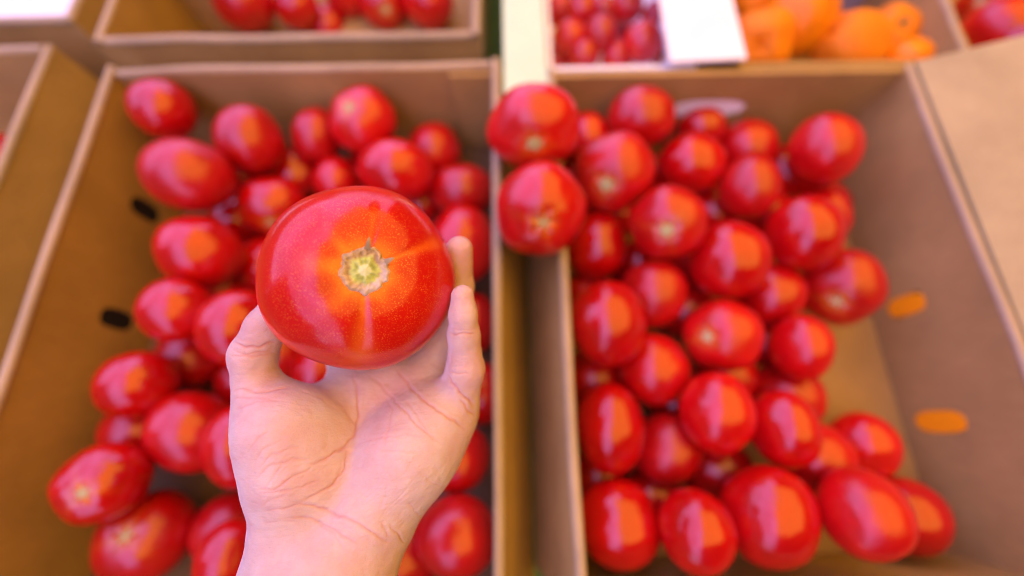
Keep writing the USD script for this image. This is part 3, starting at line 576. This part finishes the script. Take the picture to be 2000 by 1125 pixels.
# ------------------------------------------------------------------ hand
def J(px, py, z, r): return (atz(px, py, z), r)
def cone_sdf(p, a, b, r1, r2):
    ba = b-a; l2 = ba@ba; rr = r1-r2; a2 = l2-rr*rr; il2 = 1/l2
    pa = p-a; y = pa@ba; z = y-l2
    x2 = ((pa*l2-y[..., None]*ba)**2).sum(-1); y2 = y*y*l2; z2 = z*z*l2
    k = np.sign(rr)*rr*rr*x2
    out = (np.sqrt(np.maximum(x2*a2*il2, 0))+y*rr)*il2-r1
    c1 = np.sign(z)*a2*z2 > k; c2 = np.sign(y)*a2*y2 < k
    out = np.where(c2, np.sqrt((x2+y2))*il2-r1, out)
    return np.where(c1, np.sqrt((x2+z2))*il2-r2, out)
def smin(a, b, k):
    h = np.maximum(k-np.abs(a-b), 0)/k; return np.minimum(a, b)-h*h*k*.25
HAND = dict(
  palm=[[J(*q) for q in ch] for ch in (
    [(540, 1500, .150, .030), (585, 1260, .156, .0255), (627, 1110, .166, .0215)],
    [(560, 1260, .156, .0210), (587, 1110, .168, .0180), (596, 1030, .174, .0160)],
    [(610, 1260, .156, .0240), (668, 1110, .168, .0185), (716, 1015, .174, .0165)],
    [(596, 1030, .175, .0160), (615, 930, .181, .0155), (662, 840, .188, .0125), (706, 765, .194, .0106)],      # index metacarpal
    [(640, 1020, .178, .0175), (688, 900, .187, .0150), (740, 815, .194, .0126), (770, 740, .197, .0110)],
    [(680, 1010, .178, .0175), (750, 900, .187, .0150), (800, 825, .193, .0126), (828, 750, .195, .0106)],
    [(724, 1000, .175, .0165), (790, 900, .182, .0158), (842, 840, .185, .0138), (876, 800, .186, .0106)],      # little finger side
    [(738, 965, .174, .0152), (798, 885, .178, .0162), (852, 818, .181, .0122)],                                # hypothenar
    [(584, 1005, .172, .0142), (580, 915, .171, .0175), (556, 840, .171, .0158), (523, 790, .172, .0108)],      # thenar
    [(610, 920, .175, .0165), (606, 850, .177, .0142), (556, 815, .178, .0102)],
    [(610, 855, .181, .0115), (655, 800, .190, .0096), (706, 766, .194, .0098)])],
  thumb=[[J(*q) for q in ch] for ch in (
    [(521, 800, .173, .0106), (500, 745, .172, .0081), (494, 692, .171, .0086), (518, 640, .170, .0076), (554, 592, .172, .0068)],)],
  index=[[J(*q) for q in ch] for ch in ([(690, 755, .195, .0106), (672, 650, .213, .0094), (690, 560, .221, .0084), (708, 505, .221, .0076)],)],
  middle=[[J(*q) for q in ch] for ch in ([(765, 735, .198, .0110), (770, 620, .216, .0096), (778, 520, .220, .0086), (785, 460, .216, .0076)],)],
  ring=[[J(*q) for q in ch] for ch in ([(828, 745, .196, .0104), (866, 662, .199, .0090), (892, 560, .192, .0074), (897, 487, .184, .0058)],)],
  little=[[J(*q) for q in ch] for ch in ([(884, 800, .186, .0104), (909, 722, .178, .0078), (906, 655, .173, .0063), (905, 615, .170, .0054), (903, 578, .169, .0046)],)])
def hand_sdf(p):
    def chain(chs, k):
        d = None
        for ch in chs:
            for (a, ra), (b, rb_) in zip(ch[:-1], ch[1:]):
                q = cone_sdf(p, a, b, ra, rb_); d = q if d is None else smin(d, q, k)
        return d
    palm = chain(HAND['palm'], .009); tot = smin(palm, chain(HAND['thumb'], .0025), .006)
    base = palm
    for n in ('index', 'middle', 'ring', 'little'):
        fg = smin(base, chain(HAND[n], .0025), .006)
        tot = smin(tot, fg, .0012)
    return tot
def surface_nets(fn, lo, hi, h):
    n = np.ceil((hi-lo)/h).astype(int)+1
    ax = [lo[i]+np.arange(n[i])*h for i in range(3)]
    g = np.full(n, 1.0, np.float64)
    # coarse pass finds the blocks near the surface
    bs = 8
    for i in range(0, n[0], bs):
        for j in range(0, n[1], bs):
            X, Y, Z = np.meshgrid(ax[0][i:i+bs], ax[1][j:j+bs], ax[2], indexing='ij')
            cz = np.stack([np.full(len(ax[2][::bs]), ax[0][min(i+bs//2, n[0]-1)]), np.full(len(ax[2][::bs]), ax[1][min(j+bs//2, n[1]-1)]), ax[2][np.minimum(np.arange(0, n[2], bs)+bs//2, n[2]-1)]], 1)
            dc = fn(cz); R = bs*h*1.0
            sgn = np.repeat(dc, bs)[:n[2]]; g[i:i+bs, j:j+bs, :] = sgn
            near = np.repeat(np.abs(dc) < R, bs)[:n[2]]
            if near.any():
                P = np.stack([X[:, :, near], Y[:, :, near], Z[:, :, near]], -1); g[i:i+bs, j:j+bs, near] = fn(P.reshape(-1, 3)).reshape(P.shape[:3])
    s = g < 0
    c = np.zeros(n-1, int)
    for a, b, d in np.ndindex(2, 2, 2): c += s[a:n[0]-1+a, b:n[1]-1+b, d:n[2]-1+d]
    cell = (c > 0) & (c < 8); idx = np.full(n-1, -1); I = np.argwhere(cell); idx[cell] = np.arange(len(I))
    acc = np.zeros((len(I), 3)); cnt = np.zeros(len(I))
    cor = list(np.ndindex(2, 2, 2))
    for u in cor:
        for v in cor:
            if sum(abs(x-y) for x, y in zip(u, v)) == 1 and u < v:
                gu = g[tuple((I+u).T)]; gv = g[tuple((I+v).T)]; m = (gu < 0) != (gv < 0)
                t = np.where(m, gu/np.where(m, gu-gv, 1), 0)[:, None]
                acc += np.where(m[:, None], np.array(u)+t*(np.array(v)-np.array(u)), 0); cnt += m
    V = lo+(I+acc/cnt[:, None])*h; Fc = []
    for axn in range(3):
        o1, o2 = [(1, 2), (2, 0), (0, 1)][axn]
        sl0 = [slice(None)]*3; sl1 = [slice(None)]*3; sl0[axn] = slice(0, -1); sl1[axn] = slice(1, None)
        e = np.argwhere(s[tuple(sl0)] != s[tuple(sl1)]); e = e[(e[:, o1] > 0) & (e[:, o2] > 0) & (e[:, o1] < n[o1]-1) & (e[:, o2] < n[o2]-1)]
        inside0 = s[tuple(e.T)]
        q = []
        for d1, d2 in ((1, 1), (0, 1), (0, 0), (1, 0)):
            w_ = e.copy(); w_[:, o1] -= d1; w_[:, o2] -= d2; q.append(idx[tuple(w_.T)])
        q = np.stack(q, 1); q[~inside0] = q[~inside0][:, ::-1]
        Fc.append(q)
    q = np.vstack(Fc); return V, np.vstack([q[:, [0, 1, 2]], q[:, [0, 2, 3]]])
allj = [j for chs in HAND.values() for ch in chs for j in ch]
lo = np.min([a-r for a, r in allj], 0)-.006; hi = np.max([a+r for a, r in allj], 0)+.006
V, Fq = surface_nets(hand_sdf, lo, hi, .0016)
def grad(p, e=2e-4):
    g = np.stack([hand_sdf(p+np.eye(3)[i]*e)-hand_sdf(p-np.eye(3)[i]*e) for i in range(3)], 1); return g/np.maximum(np.linalg.norm(g, axis=1, keepdims=True), 1e-9)
hm = trimesh.Trimesh(V, Fq, process=False)
trimesh.smoothing.filter_taubin(hm, lamb=.5, nu=.53, iterations=6)
def refine(m, mask):
    """splits the triangles in the mask into four, their neighbours to fit"""
    v, f = trimesh.remesh.subdivide(m.vertices, m.faces, face_index=np.nonzero(mask)[0]); return v, f
v, f = trimesh.remesh.subdivide(np.array(hm.vertices), np.array(hm.faces))
V = np.array(v); Fq = f
G_ = grad(V); V = V-G_*hand_sdf(V)[:, None]*.8
hm = trimesh.Trimesh(V, Fq, process=False); trimesh.smoothing.filter_taubin(hm, lamb=.5, nu=.53, iterations=10)
v, f = trimesh.remesh.subdivide(np.array(hm.vertices), np.array(hm.faces))
hm = trimesh.Trimesh(v, f, process=False); trimesh.smoothing.filter_taubin(hm, lamb=.5, nu=.53, iterations=4)
V, Fq = np.array(hm.vertices), f
# creases of the palm and the finger joints: lines on the skin, cut into the mesh
c2 = lambda *q: [(400+x/2.528, 680+y/2.528) for x, y in q]
c1 = lambda *q: [(400+x/2.5, 330+y/2.5) for x, y in q]
CREASE = [
  (c2((735, 130), (752, 215), (757, 330), (738, 430), (690, 490), (600, 545), (520, 580)), .00055, .0010),
  (c2((705, 505), (690, 590), (640, 660), (560, 715), (470, 755)), .00040, .0009),
  (c2((800, 120), (870, 180), (930, 250), (990, 310), (1060, 390), (1130, 455)), .00035, .0009),
  (c2((945, 95), (1010, 190), (1090, 260), (1150, 312), (1220, 350), (1290, 400)), .00060, .0010),
  (c2((1198, 120), (1215, 170), (1260, 220), (1335, 285)), .00075, .0009),
  (c2((1255, 250), (1300, 300), (1330, 330)), .0005, .0008),
  (c2((890, 240), (930, 300), (900, 420), (880, 500)), .0002, .0010),
  (c2((150, 205), (250, 217), (330, 205), (420, 188)), .00055, .0009), (c2((140, 40), (250, 36), (345, 20)), .0004, .0008),
  (c2((130, 250), (230, 240), (330, 250)), .0003, .0008), (c2((150, 300), (260, 262), (380, 250)), .0003, .0009),
  (c1((140, 838), (190, 862), (260, 866), (345, 842)), .00075, .0008), (c1((130, 880), (200, 905), (330, 880)), .0004, .0008), (c1((120, 800), (200, 840), (280, 850)), .0002, .0008),
  (c1((1195, 800), (1250, 806), (1318, 800)), .00055, .0007), (c1((1190, 985), (1240, 1000), (1290, 1000)), .00035, .0008), (c1((1195, 780), (1250, 785), (1315, 782)), .0002, .0007), (c1((1230, 705), (1310, 700)), .0001, .0007),
  (c2((440, 760), (560, 780), (680, 832), (800, 890), (870, 935), (920, 965)), .00050, .0010),
  (c2((380, 838), (520, 838), (620, 882), (700, 940), (760, 960)), .00040, .0010),
  (c2((290, 800), (380, 790), (470, 770)), .0003, .0009), (c2((285, 860), (380, 850), (470, 860)), .0002, .0009),
  (c2((920, 880), (960, 930), (985, 960)), .0004, .0009), (c2((1000, 760), (1040, 800), (1055, 830)), .0003, .0008), (c2((870, 860), (910, 930)), .0003, .0008),
  (c2((250, 640), (330, 580), (430, 550), (530, 545)), .00030, .0009), (c2((260, 700), (350, 690), (430, 640), (520, 600)), .00040, .0009),
  (c2((255, 720), (370, 700), (480, 690), (560, 650)), .0003, .0008), (c2((270, 600), (330, 530), (420, 490), (500, 490)), .0002, .0009), (c2((600, 700), (650, 640), (680, 560)), .0002, .0008),
  (c2((240, 560), (290, 500), (370, 460)), .0002, .0009), (c2((300, 700), (330, 640), (370, 590), (380, 560)), .0002, .0008), (c2((210, 520), (260, 450), (330, 400)), .00018, .0009),
  (c2((860, 500), (960, 500), (1060, 520)), .00018, .0009), (c2((740, 470), (860, 440), (1000, 425), (1100, 440)), .0002, .0009), (c2((1060, 620), (1120, 660), (1180, 690)), .00018, .0009),
  (c2((640, 240), (700, 300), (740, 380)), .00015, .0010), (c2((990, 250), (1050, 330), (1100, 420), (1180, 480)), .0002, .0009), (c2((460, 200), (560, 240), (650, 300)), .00015, .001),
  (c2((280, 780), (330, 740), (400, 720)), .0002, .0008), (c2((900, 640), (890, 720), (870, 790)), .00014, .0009), (c2((560, 860), (640, 920), (690, 1000)), .0002, .001)]
rel = V-CAM; Zv = rel@VD; pxy = np.stack([1000+F*(rel@VR)/Zv, 562-F*(rel@VU)/Zv], 1)
N = np.array(trimesh.Trimesh(V, Fq, process=False).vertex_normals)
facing = np.clip(-(N*rel).sum(1)/np.linalg.norm(rel, axis=1)*3+.3, 0, 1)
dep = np.zeros(len(V)); redc = np.zeros(len(V))
ip = np.nonzero(facing > 0)[0]; wobx = meshkit.fbm(V[ip]*260, 2, 4)-.5; woby = meshkit.fbm(V[ip]*260+7, 2, 8)-.5
Q = pxy[ip]+np.stack([wobx, woby], 1)*9
for ln, depth, wd in CREASE:
    ln = np.array(ln); best = np.full(len(ip), 1e9)
    ends = np.zeros(len(ip))
    cum = np.r_[0, np.cumsum(np.linalg.norm(np.diff(ln, axis=0), axis=1))]
    for i in range(len(ln)-1):
        a, b = ln[i], ln[i+1]; t = np.clip(((Q-a)@(b-a))/((b-a)@(b-a)), 0, 1); d = np.linalg.norm(Q-a-t[:, None]*(b-a), axis=1)
        m = d < best; best[m] = d[m]; ends[m] = (cum[i]+t[m]*(cum[i+1]-cum[i]))/cum[-1]
    dm = best*Zv[ip]/F; fade = np.clip(np.minimum(ends, 1-ends)*5+.25, 0, 1)
    dep[ip] += depth*fade*(np.exp(-(dm/(wd*.42))**2)-.35*np.exp(-((dm-wd*1.6)/(wd*1.0))**2)); redc[ip] += depth/.0006*fade*np.exp(-(dm/(wd*.6))**2)
def lines(ang, across, along, seed):
    c_, s_ = math.cos(ang), math.sin(ang); e1 = VR*c_+VU*s_; e2 = -VR*s_+VU*c_
    q = np.stack([(V@e1)*along, (V@e2)*across, (V@VD)*along], 1)
    q[:, 1] += 1.2*meshkit.noise(V*140, seed+9); n_ = meshkit.noise(q, seed)
    return np.clip(1-np.abs(n_-.5)*7, 0, 1)**2
fine = lines(.75, 520, 85, 31)*.5+lines(-.35, 480, 95, 32)*.35+lines(.15, 650, 120, 33)*.3
patch_ = np.clip(meshkit.fbm(V*45, 2, 40)*2.4-.7, 0, 1)
soft = (meshkit.fbm(V*95, 3, 21)-.5)*.0010+(meshkit.fbm(V*330, 3, 2)-.5)*.00026-fine*patch_*.00024*facing
redc = redc+fine*patch_*.18*facing
V = V+N*(soft-dep*.65*facing)[:, None]
# colour of the skin: pale, with blood under it at the finger ends, the heel of the hand and in the folds
nz = meshkit.fbm(V*60, 4, 3); nz2 = meshkit.fbm(V*170, 3, 6)
base = np.array([.57, .46, .395]); pinkc = np.array([.56, .365, .32]); pale = np.array([.57, .48, .41])
tip = np.zeros(len(V))
for n_ in ('thumb', 'ring', 'little'):
    for ch in HAND[n_]:
        for jj, wgt in ((ch[-1], .55), (ch[1], .3)): tip = np.maximum(tip, wgt*np.exp(-(np.linalg.norm(V-jj[0], axis=1)/.014)**2))
for (x, y, zz, rad, wgt) in ((710, 830, .18, .022, .5), (690, 960, .17, .024, .45), (860, 840, .175, .014, .5), (520, 770, .165, .014, .5), (760, 770, .186, .014, .55), (640, 880, .165, .02, .35)):
    tip = np.maximum(tip, wgt*np.exp(-(np.linalg.norm(V-atz(x, y, zz), axis=1)/rad)**2))
k_ = np.clip(tip*1.1+(nz-.5)*1.5+.12, 0, 1)[:, None]
colr = base*(1-k_)+pinkc*k_
k2 = np.clip((nz2-.56)*3.2, 0, .6)[:, None]; colr = colr*(1-k2)+pale*k2
rc = np.clip(redc*.45, 0, .5)[:, None]; colr = colr*(1-rc)+np.array([.52, .21, .15])*rc
pz = atz(640, 900, .17)
person = thing('person', "bare left hand and wrist, palm up, holding the large tomato above the boxes", 'person', pz)
obj('hand', trimesh.Trimesh(V-pz, Fq, process=False), 'skin', person, smooth=True, colors=colr)
